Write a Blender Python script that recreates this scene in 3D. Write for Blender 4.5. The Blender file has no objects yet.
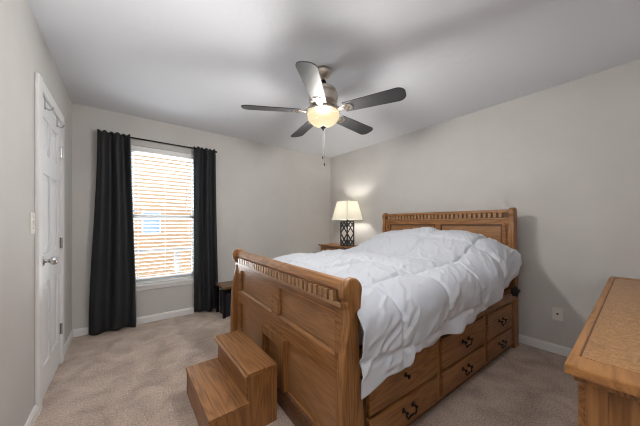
import bpy, bmesh, math, random
from math import sin, cos, pi, radians, sqrt
from mathutils import Vector, Matrix, noise

random.seed(7)
S = bpy.context.scene
COL = S.collection

# ------------------------------------------------------------------ camera, world, sun, exposure
cd = bpy.data.cameras.new('camera')
cam = bpy.data.objects.new('camera', cd)
COL.objects.link(cam)
cd.sensor_width = 36.0
cd.lens = 249.96 / 640 * 36.0
cd.shift_y = 10.8 / 640
cd.clip_start = 0.02
cam.location = (0, 0, 1.181)
cam.rotation_euler = (radians(90), 0, radians(-38.07))
S.camera = cam

W = bpy.data.worlds.new('world')
S.world = W
W.use_nodes = True
wn = W.node_tree
bg = wn.nodes['Background']
sky = wn.nodes.new('ShaderNodeTexSky')
sky.sky_type = 'NISHITA'
sky.sun_disc = False
sky.sun_elevation = radians(48)
sky.sun_rotation = radians(200)
wn.links.new(sky.outputs['Color'], bg.inputs['Color'])
bg.inputs['Strength'].default_value = 0.25

def light(name, kind, loc, energy, color=(1, 1, 1), **kw):
    d = bpy.data.lights.new(name, kind)
    d.energy = energy
    d.color = color
    for k, v in kw.items():
        setattr(d, k, v)
    o = bpy.data.objects.new(name, d)
    o.location = loc
    COL.objects.link(o)
    return o

sun = light('sun', 'SUN', (0, 0, 10), 0.5, (1.0, 0.93, 0.82), angle=radians(0.6))
sun.rotation_euler = (radians(46), 0, radians(-28))
# daylight outside the window: open sky above the neighbor's roof, and light thrown up by the sunlit yard
day = light('sky_daylight', 'AREA', (0.41, 5.0, 3.6), 150, (0.90, 0.95, 1.0), shape='RECTANGLE', size=2.2, size_y=1.6)
day.rotation_euler = Vector((0, -1.0, -1.15)).to_track_quat('-Z', 'Y').to_euler()
yard = light('yard_daylight', 'AREA', (0.41, 5.15, -0.30), 290, (0.97, 0.98, 1.0), shape='RECTANGLE', size=2.6, size_y=1.8)
yard.rotation_euler = Vector((0, -1.0, 0.75)).to_track_quat('-Z', 'Y').to_euler()
# unseen spot lamp added behind the camera, bounced off the ceiling as fill
fill_spot = light('bounce_fill', 'SPOT', (-0.05, -0.25, 1.70), 225, (1.0, 0.99, 0.98), spot_size=radians(84), spot_blend=1.0, shadow_soft_size=0.12)
fill_spot.rotation_euler = Vector((-0.05, 0.70, 0.90)).to_track_quat('-Z', 'Y').to_euler()

S.view_settings.view_transform = 'Standard'
S.view_settings.look = 'None'
S.view_settings.gamma = 1
S.view_settings.use_curve_mapping = False
S.view_settings.exposure = 0.86
S.cycles.use_denoising = True
S.cycles.filter_width = 1.1
S.cycles.max_bounces = 10
S.cycles.diffuse_bounces = 6
S.cycles.transparent_max_bounces = 16
S.cycles.sample_clamp_indirect = 6

# ------------------------------------------------------------------ materials
def srgb(r, g, b):
    f = lambda c: (c / 255) / 12.92 if c / 255 <= 0.04045 else ((c / 255 + 0.055) / 1.055) ** 2.4
    return (f(r), f(g), f(b), 1)

def mat(name, color, rough=0.5, metal=0.0, bump=None, coat=0.0, emit=None, estr=0.0, spec=0.5, vary=None, sheen=0.0):
    m = bpy.data.materials.new(name)
    m.use_nodes = True
    nt = m.node_tree
    b = nt.nodes['Principled BSDF']
    b.inputs['Base Color'].default_value = color
    b.inputs['Roughness'].default_value = rough
    b.inputs['Metallic'].default_value = metal
    b.inputs['Specular IOR Level'].default_value = spec
    b.inputs['Coat Weight'].default_value = coat
    b.inputs['Sheen Weight'].default_value = sheen
    if emit:
        b.inputs['Emission Color'].default_value = emit
        b.inputs['Emission Strength'].default_value = estr
    tc = nt.nodes.new('ShaderNodeTexCoord')
    if vary:
        scale, amt = vary
        n = nt.nodes.new('ShaderNodeTexNoise')
        n.inputs['Scale'].default_value = scale
        n.inputs['Detail'].default_value = 5
        nt.links.new(tc.outputs['Object'], n.inputs['Vector'])
        r = nt.nodes.new('ShaderNodeValToRGB')
        c = color
        r.color_ramp.elements[0].position = 0.32
        r.color_ramp.elements[1].position = 0.68
        r.color_ramp.elements[0].color = (c[0] * (1 - amt), c[1] * (1 - amt), c[2] * (1 - amt), 1)
        r.color_ramp.elements[1].color = (min(1, c[0] * (1 + amt)), min(1, c[1] * (1 + amt)), min(1, c[2] * (1 + amt)), 1)
        nt.links.new(n.outputs['Fac'], r.inputs['Fac'])
        nt.links.new(r.outputs['Color'], b.inputs['Base Color'])
    if bump:
        scale, strength, dist = bump
        n = nt.nodes.new('ShaderNodeTexNoise')
        n.inputs['Scale'].default_value = scale
        n.inputs['Detail'].default_value = 6
        nt.links.new(tc.outputs['Object'], n.inputs['Vector'])
        bp = nt.nodes.new('ShaderNodeBump')
        bp.inputs['Strength'].default_value = strength
        bp.inputs['Distance'].default_value = dist
        nt.links.new(n.outputs['Fac'], bp.inputs['Height'])
        nt.links.new(bp.outputs['Normal'], b.inputs['Normal'])
    return m

def oak(name, axis, light_c=(0.350, 0.158, 0.050), dark_c=(0.150, 0.054, 0.014), rough=0.42, burl=False):
    m = bpy.data.materials.new(name)
    m.use_nodes = True
    nt = m.node_tree
    L = nt.links.new
    b = nt.nodes['Principled BSDF']
    b.inputs['Roughness'].default_value = rough
    b.inputs['Coat Weight'].default_value = 0.06
    b.inputs['Coat Roughness'].default_value = 0.3
    tc = nt.nodes.new('ShaderNodeTexCoord')
    mp = nt.nodes.new('ShaderNodeMapping')
    sc = [9.0, 9.0, 9.0]
    sc['xyz'.index(axis)] = 0.9 if not burl else 7.0
    mp.inputs['Scale'].default_value = sc
    L(tc.outputs['Object'], mp.inputs['Vector'])
    big = nt.nodes.new('ShaderNodeTexNoise')          # cathedral figure
    big.inputs['Scale'].default_value = 1.1 if not burl else 1.0
    big.inputs['Detail'].default_value = 2.0
    big.inputs['Distortion'].default_value = 0.6 if not burl else 2.2
    L(mp.outputs['Vector'], big.inputs['Vector'])
    mul = nt.nodes.new('ShaderNodeMath'); mul.operation = 'MULTIPLY'; mul.inputs[1].default_value = 9.0
    L(big.outputs['Fac'], mul.inputs[0])
    fr = nt.nodes.new('ShaderNodeMath'); fr.operation = 'PINGPONG'; fr.inputs[1].default_value = 0.5
    L(mul.outputs[0], fr.inputs[0])
    mp2 = nt.nodes.new('ShaderNodeMapping')
    sc2 = [120.0, 120.0, 120.0]
    sc2['xyz'.index(axis)] = 5.0 if not burl else 60.0
    mp2.inputs['Scale'].default_value = sc2
    L(tc.outputs['Object'], mp2.inputs['Vector'])
    fine = nt.nodes.new('ShaderNodeTexNoise')         # pores
    fine.inputs['Scale'].default_value = 1.0
    fine.inputs['Detail'].default_value = 3.0
    L(mp2.outputs['Vector'], fine.inputs['Vector'])
    a1 = nt.nodes.new('ShaderNodeMath'); a1.operation = 'MULTIPLY_ADD'
    a1.inputs[1].default_value = 0.75
    L(fr.outputs[0], a1.inputs[0])
    a2 = nt.nodes.new('ShaderNodeMath'); a2.operation = 'MULTIPLY'; a2.inputs[1].default_value = 0.75 if not burl else 0.45
    L(fine.outputs['Fac'], a2.inputs[0])
    L(a2.outputs[0], a1.inputs[2])
    rp = nt.nodes.new('ShaderNodeValToRGB')
    rp.color_ramp.elements[0].position = 0.22
    rp.color_ramp.elements[0].color = (*dark_c, 1)
    rp.color_ramp.elements[1].position = 0.72
    rp.color_ramp.elements[1].color = (*light_c, 1)
    L(a1.outputs[0], rp.inputs['Fac'])
    L(rp.outputs['Color'], b.inputs['Base Color'])
    bp = nt.nodes.new('ShaderNodeBump')
    bp.inputs['Strength'].default_value = 0.12
    bp.inputs['Distance'].default_value = 0.002
    L(a1.outputs[0], bp.inputs['Height'])
    L(bp.outputs['Normal'], b.inputs['Normal'])
    return m

M = {}
M['wall'] = mat('wall_paint', srgb(201, 199, 196), 0.85, bump=(38, 0.16, 0.006), spec=0.2, vary=(2.6, 0.03))
M['ceiling'] = mat('ceiling_paint', srgb(220, 222, 227), 0.9, bump=(14, 0.22, 0.012), spec=0.15)
M['trim'] = mat('white_trim', srgb(232, 232, 232), 0.38)
M['door'] = mat('door_white', srgb(230, 231, 233), 0.4, bump=(90, 0.03, 0.002))
M['blind'] = mat('blind_white', srgb(236, 236, 236), 0.45)
M['plate'] = mat('plate_white', srgb(226, 223, 216), 0.4)
M['plate_dark'] = mat('socket_dark', srgb(40, 38, 36), 0.5)
M['curtain'] = mat('charcoal_cloth', (0.022, 0.0235, 0.027, 1), 0.62, spec=0.35)
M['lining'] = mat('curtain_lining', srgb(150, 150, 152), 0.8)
M['black_metal'] = mat('black_metal', (0.012, 0.012, 0.013, 1), 0.4, 0.6)
M['chrome'] = mat('satin_chrome', (0.62, 0.62, 0.63, 1), 0.2, 1.0)
M['nickel'] = mat('brushed_nickel', (0.56, 0.50, 0.44, 1), 0.33, 1.0)
M['chain'] = mat('chain_metal', (0.02, 0.02, 0.02, 1), 0.6, 0.0)
M['blade'] = mat('fan_blade_charcoal', (0.034, 0.034, 0.036, 1), 0.52, bump=(60, 0.08, 0.001))
M['white_cloth'] = mat('comforter_cotton', srgb(200, 204, 212), 0.85, bump=(38, 0.20, 0.010), spec=0.15, sheen=0.1)
M['mattress'] = mat('mattress_ticking', srgb(205, 205, 208), 0.9, bump=(200, 0.2, 0.002))
M['black_cloth'] = mat('black_cloth', (0.012, 0.012, 0.013, 1), 0.85, bump=(60, 0.3, 0.004))
M['iron'] = mat('dark_iron', (0.020, 0.014, 0.010, 1), 0.42, 0.7)
M['lattice'] = mat('lamp_dark_wood', (0.030, 0.032, 0.036, 1), 0.45, bump=(80, 0.1, 0.001))
M['navy'] = mat('navy_canvas', (0.010, 0.016, 0.036, 1), 0.8, bump=(150, 0.3, 0.002))
M['oak_x'] = oak('oak_grain_long', 'x')
M['oak_y'] = oak('oak_grain_across', 'y')
M['oak_z'] = oak('oak_grain_upright', 'z')
M['oak_panel'] = oak('oak_panel', 'y', (0.375, 0.190, 0.080), (0.255, 0.118, 0.045), 0.42)
M['oak_pale'] = oak('oak_pale', 'y', (0.38, 0.21, 0.10), (0.30, 0.155, 0.068))
M['oak_dark'] = oak('oak_dark_and_gap_shade', 'x', (0.14, 0.060, 0.024), (0.07, 0.03, 0.012), 0.5)  # dark oak; on dentil backings and storage base it paints the gap shade
M['oak_burl'] = oak('oak_burl_top', 'y', (0.54, 0.30, 0.125), (0.28, 0.128, 0.040), 0.34, burl=True)
M['walnut'] = oak('brown_stained_wood', 'y', (0.20, 0.105, 0.055), (0.11, 0.055, 0.028), 0.4)

def carpet():
    m = bpy.data.materials.new('carpet_pile')
    m.use_nodes = True
    nt = m.node_tree; L = nt.links.new
    b = nt.nodes['Principled BSDF']
    b.inputs['Roughness'].default_value = 1.0
    b.inputs['Specular IOR Level'].default_value = 0.05
    b.inputs['Sheen Weight'].default_value = 0.2
    tc = nt.nodes.new('ShaderNodeTexCoord')
    n1 = nt.nodes.new('ShaderNodeTexNoise'); n1.inputs['Scale'].default_value = 95; n1.inputs['Detail'].default_value = 4
    n2 = nt.nodes.new('ShaderNodeTexNoise'); n2.inputs['Scale'].default_value = 5.5; n2.inputs['Detail'].default_value = 4
    n2.inputs['Distortion'].default_value = 0.6
    for n in (n1, n2): L(tc.outputs['Object'], n.inputs['Vector'])
    a = nt.nodes.new('ShaderNodeMath'); a.operation = 'MULTIPLY'; a.inputs[1].default_value = 0.45
    L(n2.outputs['Fac'], a.inputs[0])
    s = nt.nodes.new('ShaderNodeMath'); s.operation = 'MULTIPLY_ADD'; s.inputs[1].default_value = 0.55
    L(n1.outputs['Fac'], s.inputs[0]); L(a.outputs[0], s.inputs[2])
    r = nt.nodes.new('ShaderNodeValToRGB')
    r.color_ramp.elements[0].position = 0.36; r.color_ramp.elements[0].color = srgb(150, 133, 121)
    r.color_ramp.elements[1].position = 0.64; r.color_ramp.elements[1].color = srgb(208, 189, 175)
    L(s.outputs[0], r.inputs['Fac']); L(r.outputs['Color'], b.inputs['Base Color'])
    bp = nt.nodes.new('ShaderNodeBump'); bp.inputs['Strength'].default_value = 0.6; bp.inputs['Distance'].default_value = 0.012
    L(s.outputs[0], bp.inputs['Height']); L(bp.outputs['Normal'], b.inputs['Normal'])
    return m
M['carpet'] = carpet()

def glass_pane():
    m = bpy.data.materials.new('window_glass')
    m.use_nodes = True
    nt = m.node_tree
    nt.nodes.remove(nt.nodes['Principled BSDF'])
    out = nt.nodes['Material Output']
    t = nt.nodes.new('ShaderNodeBsdfTransparent'); t.inputs['Color'].default_value = (0.95, 0.97, 0.97, 1)
    g = nt.nodes.new('ShaderNodeBsdfGlossy'); g.inputs['Roughness'].default_value = 0.02
    mx = nt.nodes.new('ShaderNodeMixShader'); mx.inputs['Fac'].default_value = 0.06
    nt.links.new(t.outputs[0], mx.inputs[1]); nt.links.new(g.outputs[0], mx.inputs[2])
    nt.links.new(mx.outputs[0], out.inputs['Surface'])
    return m
M['glass'] = glass_pane()

def glow_shade(name, color, emit, estr, trans, clear):
    m = bpy.data.materials.new(name)
    m.use_nodes = True
    nt = m.node_tree; L = nt.links.new
    nt.nodes.remove(nt.nodes['Principled BSDF'])
    out = nt.nodes['Material Output']
    d = nt.nodes.new('ShaderNodeBsdfDiffuse'); d.inputs['Color'].default_value = color
    tr = nt.nodes.new('ShaderNodeBsdfTranslucent'); tr.inputs['Color'].default_value = color
    tp = nt.nodes.new('ShaderNodeBsdfTransparent')
    e = nt.nodes.new('ShaderNodeEmission'); e.inputs['Color'].default_value = emit; e.inputs['Strength'].default_value = estr
    tc = nt.nodes.new('ShaderNodeTexCoord')
    n = nt.nodes.new('ShaderNodeTexNoise'); n.inputs['Scale'].default_value = 9; n.inputs['Detail'].default_value = 3
    L(tc.outputs['Object'], n.inputs['Vector'])
    m1 = nt.nodes.new('ShaderNodeMixShader'); m1.inputs['Fac'].default_value = trans
    L(d.outputs[0], m1.inputs[1]); L(tr.outputs[0], m1.inputs[2])
    m2 = nt.nodes.new('ShaderNodeMixShader'); m2.inputs['Fac'].default_value = clear
    L(m1.outputs[0], m2.inputs[1]); L(tp.outputs[0], m2.inputs[2])
    ad = nt.nodes.new('ShaderNodeAddShader')
    L(m2.outputs[0], ad.inputs[0]); L(e.outputs[0], ad.inputs[1])
    L(ad.outputs[0], out.inputs['Surface'])
    return m
M['bowl'] = glow_shade('alabaster_glass', (0.0055, 0.0045, 0.0030, 1), (1.0, 0.82, 0.50, 1), 0.30, 0.5, 0.36)
M['shade'] = glow_shade('linen_shade', (0.62, 0.60, 0.54, 1), (1.0, 0.94, 0.76, 1), 0.15, 0.3, 0.0)

def brick():
    m = bpy.data.materials.new('orange_brick')
    m.use_nodes = True
    nt = m.node_tree; L = nt.links.new
    b = nt.nodes['Principled BSDF']; b.inputs['Roughness'].default_value = 0.9
    tc = nt.nodes.new('ShaderNodeTexCoord')
    mp = nt.nodes.new('ShaderNodeMapping'); mp.inputs['Rotation'].default_value = (radians(90), 0, 0)
    br = nt.nodes.new('ShaderNodeTexBrick')
    br.inputs['Color1'].default_value = srgb(206, 164, 126); br.inputs['Color2'].default_value = srgb(200, 154, 114)
    br.inputs['Mortar'].default_value = srgb(206, 172, 140); br.inputs['Scale'].default_value = 4.0
    br.inputs['Mortar Size'].default_value = 0.012
    L(tc.outputs['Object'], mp.inputs['Vector']); L(mp.outputs['Vector'], br.inputs['Vector'])
    L(br.outputs['Color'], b.inputs['Base Color'])
    return m
M['brick'] = brick()
M['grass'] = mat('lawn', srgb(120, 128, 84), 0.95, vary=(6, 0.25))
M['roof'] = mat('grey_shingle', srgb(120, 118, 118), 0.9, vary=(20, 0.2))
M['deck'] = mat('weathered_wood', srgb(120, 116, 114), 0.8, vary=(30, 0.15))
M['far_glass'] = mat('far_window_glass', srgb(150, 176, 206), 0.1)

# ------------------------------------------------------------------ mesh helpers
class MB:
    def __init__(self): self.bm = bmesh.new()
    def box(self, x0, x1, y0, y1, z0, z1, mtx=None):
        vs = [self.bm.verts.new((x, y, z)) for x in (x0, x1) for y in (y0, y1) for z in (z0, z1)]
        if mtx:
            for v in vs: v.co = mtx @ v.co
        for f in ((0, 1, 3, 2), (4, 6, 7, 5), (0, 4, 5, 1), (2, 3, 7, 6), (0, 2, 6, 4), (1, 5, 7, 3)):
            self.bm.faces.new([vs[i] for i in f])
        return self
    def prism(self, pts, a0, a1, axis='y'):
        """pts: closed outline in the plane perpendicular to axis: y->(x,z), x->(y,z), z->(x,y)"""
        def P(p, a):
            if axis == 'y': return (p[0], a, p[1])
            if axis == 'x': return (a, p[0], p[1])
            return (p[0], p[1], a)
        A = [self.bm.verts.new(P(p, a0)) for p in pts]
        B = [self.bm.verts.new(P(p, a1)) for p in pts]
        n = len(pts)
        self.bm.faces.new(A); self.bm.faces.new(B[::-1])
        for i in range(n):
            j = (i + 1) % n
            self.bm.faces.new((A[i], B[i], B[j], A[j]))
        return self
    def lathe(self, prof, c=(0, 0, 0), n=40, axis='z', cap=True):
        rings = []
        for r, h in prof:
            ring = []
            for k in range(n):
                t = 2 * pi * k / n
                if axis == 'z': p = (c[0] + r * cos(t), c[1] + r * sin(t), c[2] + h)
                elif axis == 'x': p = (c[0] + h, c[1] + r * cos(t), c[2] + r * sin(t))
                else: p = (c[0] + r * cos(t), c[1] + h, c[2] + r * sin(t))
                ring.append(self.bm.verts.new(p))
            rings.append(ring)
        for a, b in zip(rings, rings[1:]):
            for k in range(n):
                j = (k + 1) % n
                self.bm.faces.new((a[k], a[j], b[j], b[k]))
        if cap:
            if prof[0][0] > 1e-6: self.bm.faces.new(rings[0][::-1])
            if prof[-1][0] > 1e-6: self.bm.faces.new(rings[-1])
        return self
    def tube(self, pts, r, n=10):
        pts = [Vector(p) for p in pts]
        rings = []
        up = Vector((0, 0, 1))
        for i, p in enumerate(pts):
            d = (pts[min(i + 1, len(pts) - 1)] - pts[max(i - 1, 0)]).normalized()
            u = d.cross(up)
            if u.length < 1e-3: u = d.cross(Vector((1, 0, 0)))
            u.normalize(); w = u.cross(d)
            rings.append([self.bm.verts.new(p + r * (cos(2 * pi * k / n) * u + sin(2 * pi * k / n) * w)) for k in range(n)])
        for a, b in zip(rings, rings[1:]):
            for k in range(n):
                self.bm.faces.new((a[k], a[(k + 1) % n], b[(k + 1) % n], b[k]))
        self.bm.faces.new(rings[0][::-1]); self.bm.faces.new(rings[-1])
        return self
    def build(self, name, m, parent=None, bevel=0.0, smooth=False, segs=2):
        bmesh.ops.remove_doubles(self.bm, verts=self.bm.verts, dist=1e-6)
        bmesh.ops.recalc_face_normals(self.bm, faces=self.bm.faces)
        me = bpy.data.meshes.new(name)
        self.bm.to_mesh(me); self.bm.free()
        me.materials.append(m)
        o = bpy.data.objects.new(name, me)
        COL.objects.link(o)
        if parent: o.parent = parent
        if smooth:
            for p in me.polygons: p.use_smooth = True
        if bevel:
            md = o.modifiers.new('bevel', 'BEVEL'); md.width = bevel; md.segments = segs
            md.limit_method = 'ANGLE'; md.angle_limit = radians(35)
            md.harden_normals = False
        return o

def box(x0, x1, y0, y1, z0, z1): return MB().box(x0, x1, y0, y1, z0, z1)
def tag(o, label, cat, group=None):
    o['label'] = label; o['category'] = cat
    if group: o['group'] = group
    return o
def struct(o):
    o['kind'] = 'structure'; return o
def empty(name, loc=(0, 0, 0), rz=0.0):
    o = bpy.data.objects.new(name, None); o.empty_display_size = 0.1
    o.location = loc; o.rotation_euler = (0, 0, rz); COL.objects.link(o)
    return o
def copy_tree(o, parent=None):
    c = o.copy(); COL.objects.link(c)
    c.parent = parent
    for ch in [k for k in bpy.data.objects if k.parent == o]:
        copy_tree(ch, c)
    return c
def smoothstep(a, b, x):
    t = max(0, min(1, (x - a) / (b - a))); return t * t * (3 - 2 * t)

# ------------------------------------------------------------------ room shell
XL, XR, YB, YN, H = -0.429, 3.105, 3.635, -0.45, 2.44
T = 0.12
WX0, WX1, WZ0, WZ1 = 0.02, 0.79, 0.455, 2.10         # window opening
DY0, DY1, DZ1 = 2.345, 3.005, 2.035                  # door opening (closed by its slab)

struct(box(XL - T, XR + T, YN - T, YB + T, -0.12, 0.0).build('floor', M['carpet']))
struct(box(XL - T, XR + T, YN - T, YB + T, H, H + 0.15).build('ceiling', M['ceiling']))
w = MB()
w.box(XL - T, XL, YN, DY0, 0, H).box(XL - T, XL, DY1, YB, 0, H).box(XL - T, XL, DY0, DY1, DZ1, H).box(XL - T, XL - 0.06, DY0, DY1, 0, DZ1)
struct(w.build('wall_left', M['wall']))
w = MB()
w.box(XL - T, WX0, YB, YB + T, 0, H).box(WX1, XR + T, YB, YB + T, 0, H).box(WX0, WX1, YB, YB + T, 0, WZ0).box(WX0, WX1, YB, YB + T, WZ1, H)
struct(w.build('wall_back', M['wall']))
struct(box(XR, XR + T, YN, YB, 0, H).build('wall_right', M['wall']))
struct(box(XL - T, XR + T, YN - T, YN, 0, H).build('wall_near', M['wall']))

def baseboard(name, pts, axis, a0, a1):
    struct(MB().prism(pts, a0, a1, axis).build(name, M['trim'], bevel=0.002))
bh = 0.082
prof = lambda s, base: [(base, 0), (base + s * 0.014, 0), (base + s * 0.014, bh - 0.018), (base + s * 0.007, bh), (base, bh)]
baseboard('baseboard_left', prof(1, XL), 'y', 3.085, YB)
baseboard('baseboard_left_entry', prof(1, XL), 'y', YN, 2.265)
baseboard('baseboard_back', prof(-1, YB), 'x', XL, XR)
baseboard('baseboard_right', prof(-1, XR), 'y', YN, YB)

# door in the left wall, six raised panels
door = struct(empty('door_1', (XL, (DY0 + DY1) / 2, 0)))
def rel(o):                       # parent to the door keeping world coordinates
    o.location = (-door.location.x, -door.location.y, 0); return o
c = MB()
c.box(XL, XL + 0.020, 2.265, DY0, 0, 2.105).box(XL, XL + 0.020, DY1, 3.085, 0, 2.105).box(XL, XL + 0.020, DY0, DY1, DZ1, 2.105)
rel(c.build('door_casing', M['trim'], door, bevel=0.005))
fx = XL + 0.004                   # face of the slab
s = MB()
pw, st, mid = 0.215, 0.095, 0.0
cols_ = [(DY0 + st, DY0 + st + 0.195), (DY1 - st - 0.195, DY1 - st)]
rows_ = [(0.22, 0.78), (0.98, 1.52), (1.66, 1.90)]
ys = [DY0 + 0.003, cols_[0][0], cols_[0][1], cols_[1][0], cols_[1][1], DY1 - 0.003]
zs = [0.012, 0.22, 0.78, 0.98, 1.52, 1.66, 1.90, DZ1 - 0.003]
s.box(XL - 0.030, fx - 0.012, ys[0], ys[-1], zs[0], zs[-1])
for i in (0, 2, 4): s.box(fx - 0.013, fx, ys[i], ys[i + 1], zs[0], zs[-1])
for i in (0, 2, 4, 6):
    for j in (1, 3): s.box(fx - 0.013, fx, ys[j], ys[j + 1], zs[i], zs[i + 1])
rel(s.build('door_slab', M['door'], door, bevel=0.004))
for (a, b) in cols_:
    for (z0, z1) in rows_:
        p = MB()
        o0, o1, i_ = 0.022, 0.050, 0.0
        vs0 = [(fx - 0.012, a + o0, z0 + o0), (fx - 0.012, b - o0, z0 + o0), (fx - 0.012, b - o0, z1 - o0), (fx - 0.012, a + o0, z1 - o0)]
        vs1 = [(fx - 0.001, a + o1, z0 + o1), (fx - 0.001, b - o1, z0 + o1), (fx - 0.001, b - o1, z1 - o1), (fx - 0.001, a + o1, z1 - o1)]
        V0 = [p.bm.verts.new(v) for v in vs0]; V1 = [p.bm.verts.new(v) for v in vs1]
        p.bm.faces.new(V1); p.bm.faces.new(V0[::-1])
        for k in range(4): p.bm.faces.new((V0[k], V0[(k + 1) % 4], V1[(k + 1) % 4], V1[k]))
        rel(p.build('raised_panel', M['door'], door))
k = MB()
ky, kz = 2.412, 0.935
k.lathe([(0.0, 0), (0.033, 0), (0.033, 0.006), (0.024, 0.012), (0.012, 0.014), (0.011, 0.032), (0.020, 0.038), (0.027, 0.046), (0.028, 0.058), (0.023, 0.068), (0.0, 0.071)], (fx, ky, kz), 32, 'x')
rel(k.build('door_knob', M['chrome'], door, smooth=True))
for z in (0.30, 1.02, 1.78):
    hb = MB().lathe([(0.0, -0.045), (0.007, -0.045), (0.007, 0.045), (0.0, 0.045)], (XL + 0.012, DY1 - 0.004, z), 14)
    hb.box(XL + 0.001, XL + 0.0065, DY1 - 0.028, DY1 - 0.004, z - 0.044, z + 0.044)
    rel(hb.build('hinge', M['chrome'], door))

# over-door hooks
def door_hook(y, label):
    h = MB()
    h.box(fx + 0.001, fx + 0.004, y - 0.011, y + 0.011, 1.955, 2.030)
    h.tube([(fx + 0.003, y, 1.965), (fx + 0.020, y, 1.955), (fx + 0.036, y, 1.960), (fx + 0.042, y, 1.978)], 0.0045)
    tag(h.build('door_hook', M['chrome']), label, 'hook', 'metal hooks over the closet door')
door_hook(2.475, 'small metal hook at the top of the white door, nearer the doorknob side')
door_hook(2.865, 'small metal hook at the top of the white door, nearer the hinge side')

# light switch and wall plate
sw = tag(empty('light_switch', (XL, 2.205, 1.185)), 'white light switch on the left wall beside the door casing', 'light switch')
box(0, 0.007, -0.038, 0.038, -0.062, 0.062).build('switch_plate', M['plate'], sw, bevel=0.002)
MB().prism([(0.006, -0.012), (0.020, 0.010), (0.006, 0.012)], -0.005, 0.005, 'y').build('toggle', M['plate'], sw)
for z in (-0.032, 0.032):
    MB().lathe([(0, 0.007), (0.004, 0.007), (0.003, 0.0085), (0, 0.0085)], (0, 0, z), 10, 'x').build('screw', M['chrome'], sw)
op = tag(empty('cable_outlet', (XR, 0.458, 0.362)), 'small square cable wall plate with one round jack above the right baseboard', 'wall outlet')
box(-0.007, 0, -0.036, 0.036, -0.058, 0.058).build('outlet_plate', M['plate'], op, bevel=0.002)
MB().lathe([(0, -0.012), (0.006, -0.012), (0.006, -0.007), (0.009, -0.007), (0.009, -0.004), (0, -0.004)], (0, 0, 0), 16, 'x').build('cable_jack', M['plate_dark'], op)

# ------------------------------------------------------------------ window
win = struct(empty('window_1', (0.405, YB, WZ0)))
def wrel(o):
    o.location = (-0.405, -YB, -WZ0); return o
f = MB()
for (a, b) in ((WX0, WX0 + 0.035), (WX1 - 0.035, WX1)): f.box(a, b, YB + 0.06, YB + 0.11, WZ0, WZ1)
f.box(WX0, WX1, YB + 0.06, YB + 0.11, WZ0, WZ0 + 0.035).box(WX0, WX1, YB + 0.06, YB + 0.11, WZ1 - 0.035, WZ1)
wrel(f.build('window_frame', M['trim'], win, bevel=0.003))
zm = 1.265
def sash(z0, z1, yo):
    f = MB(); a, b = WX0 + 0.035, WX1 - 0.035
    f.box(a, a + 0.04, yo, yo + 0.022, z0, z1).box(b - 0.04, b, yo, yo + 0.022, z0, z1)
    f.box(a, b, yo, yo + 0.022, z0, z0 + 0.042).box(a, b, yo, yo + 0.022, z1 - 0.042, z1)
    so = wrel(f.build('sash', M['trim'], win, bevel=0.002))
    g = box(a + 0.04, b - 0.04, yo + 0.008, yo + 0.012, z0 + 0.042, z1 - 0.042).build('pane', M['glass'], so)
sash(WZ0 + 0.035, zm + 0.02, YB + 0.062)
sash(zm - 0.02, WZ1 - 0.035, YB + 0.086)
wrel(box(WX0 - 0.05, WX1 + 0.05, YB - 0.028, YB + 0.06, WZ0 - 0.022, WZ0 + 0.003).build('window_sill', M['trim'], win, bevel=0.004))
wrel(box(WX0 - 0.03, WX1 + 0.03, YB - 0.014, YB, WZ0 - 0.062, WZ0 - 0.022).build('apron', M['trim'], win, bevel=0.003))

# blind
bl = tag(empty('window_blind', (0.405, YB + 0.03, WZ1)), 'white horizontal slat blind lowered across the window between the dark curtains', 'window blind')
def brel(o):
    o.location = (-0.405, -(YB + 0.03), -WZ1); return o
bx0, bx1 = WX0 + 0.006, WX1 - 0.006
brel(box(bx0, bx1, YB + 0.002, YB + 0.055, WZ1 - 0.062, WZ1 - 0.002).build('valance', M['blind'], bl, bevel=0.004))
sl = MB()
zz = WZ1 - 0.085
tilt = radians(-16)
bz = WZ0 + 0.026
n_sl = 34
for i in range(n_sl):
    z = zz - i * (zz - bz - 0.035) / (n_sl - 1)
    m4 = Matrix.Translation((0, YB + 0.03, z)) @ Matrix.Rotation(tilt, 4, 'X')
    sl.box(bx0, bx1, -0.0245, 0.0245, -0.0014, 0.0014, m4)
brel(sl.build('slats', M['blind'], bl))
brel(box(bx0, bx1, YB + 0.006, YB + 0.054, WZ0 + 0.006, WZ0 + 0.028).build('bottom_rail', M['blind'], bl, bevel=0.003))
for x in (WX0 + 0.11, 0.405, WX1 - 0.11):
    co = MB()
    for yy in (YB + 0.004, YB + 0.056): co.tube([(x, yy, WZ1 - 0.06), (x, yy, WZ0 + 0.02)], 0.0009, 6)
    brel(co.build('ladder_cord', M['blind'], bl))
brel(MB().tube([(WX1 - 0.15, YB - 0.004, WZ1 - 0.06), (WX1 - 0.15, YB - 0.006, 1.35)], 0.0035, 8).build('tilt_wand', M['blind'], bl))

# curtain rod and curtains
ROD_Y, ROD_Z = YB - 0.062, 2.165
rod = tag(empty('curtain_rod', (0.40, ROD_Y, ROD_Z)), 'thin black curtain rod across the top of the window', 'curtain rod')
MB().tube([(-0.60, 0, 0), (0.58, 0, 0)], 0.008, 14).build('rod', M['black_metal'], rod, smooth=True)
for sx in (-0.61, 0.59):
    MB().lathe([(0, -0.014), (0.010, -0.012), (0.014, 0), (0.010, 0.012), (0, 0.014)], (sx, 0, 0), 16, 'x').build('finial', M['black_metal'], rod, smooth=True)
for sx in (-0.575, 0.555):
    MB().box(sx - 0.008, sx + 0.008, 0.004, 0.060, -0.012, -0.002).box(sx - 0.012, sx + 0.012, 0.056, 0.062, -0.04, 0.03).build('bracket', M['black_metal'], rod)

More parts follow.
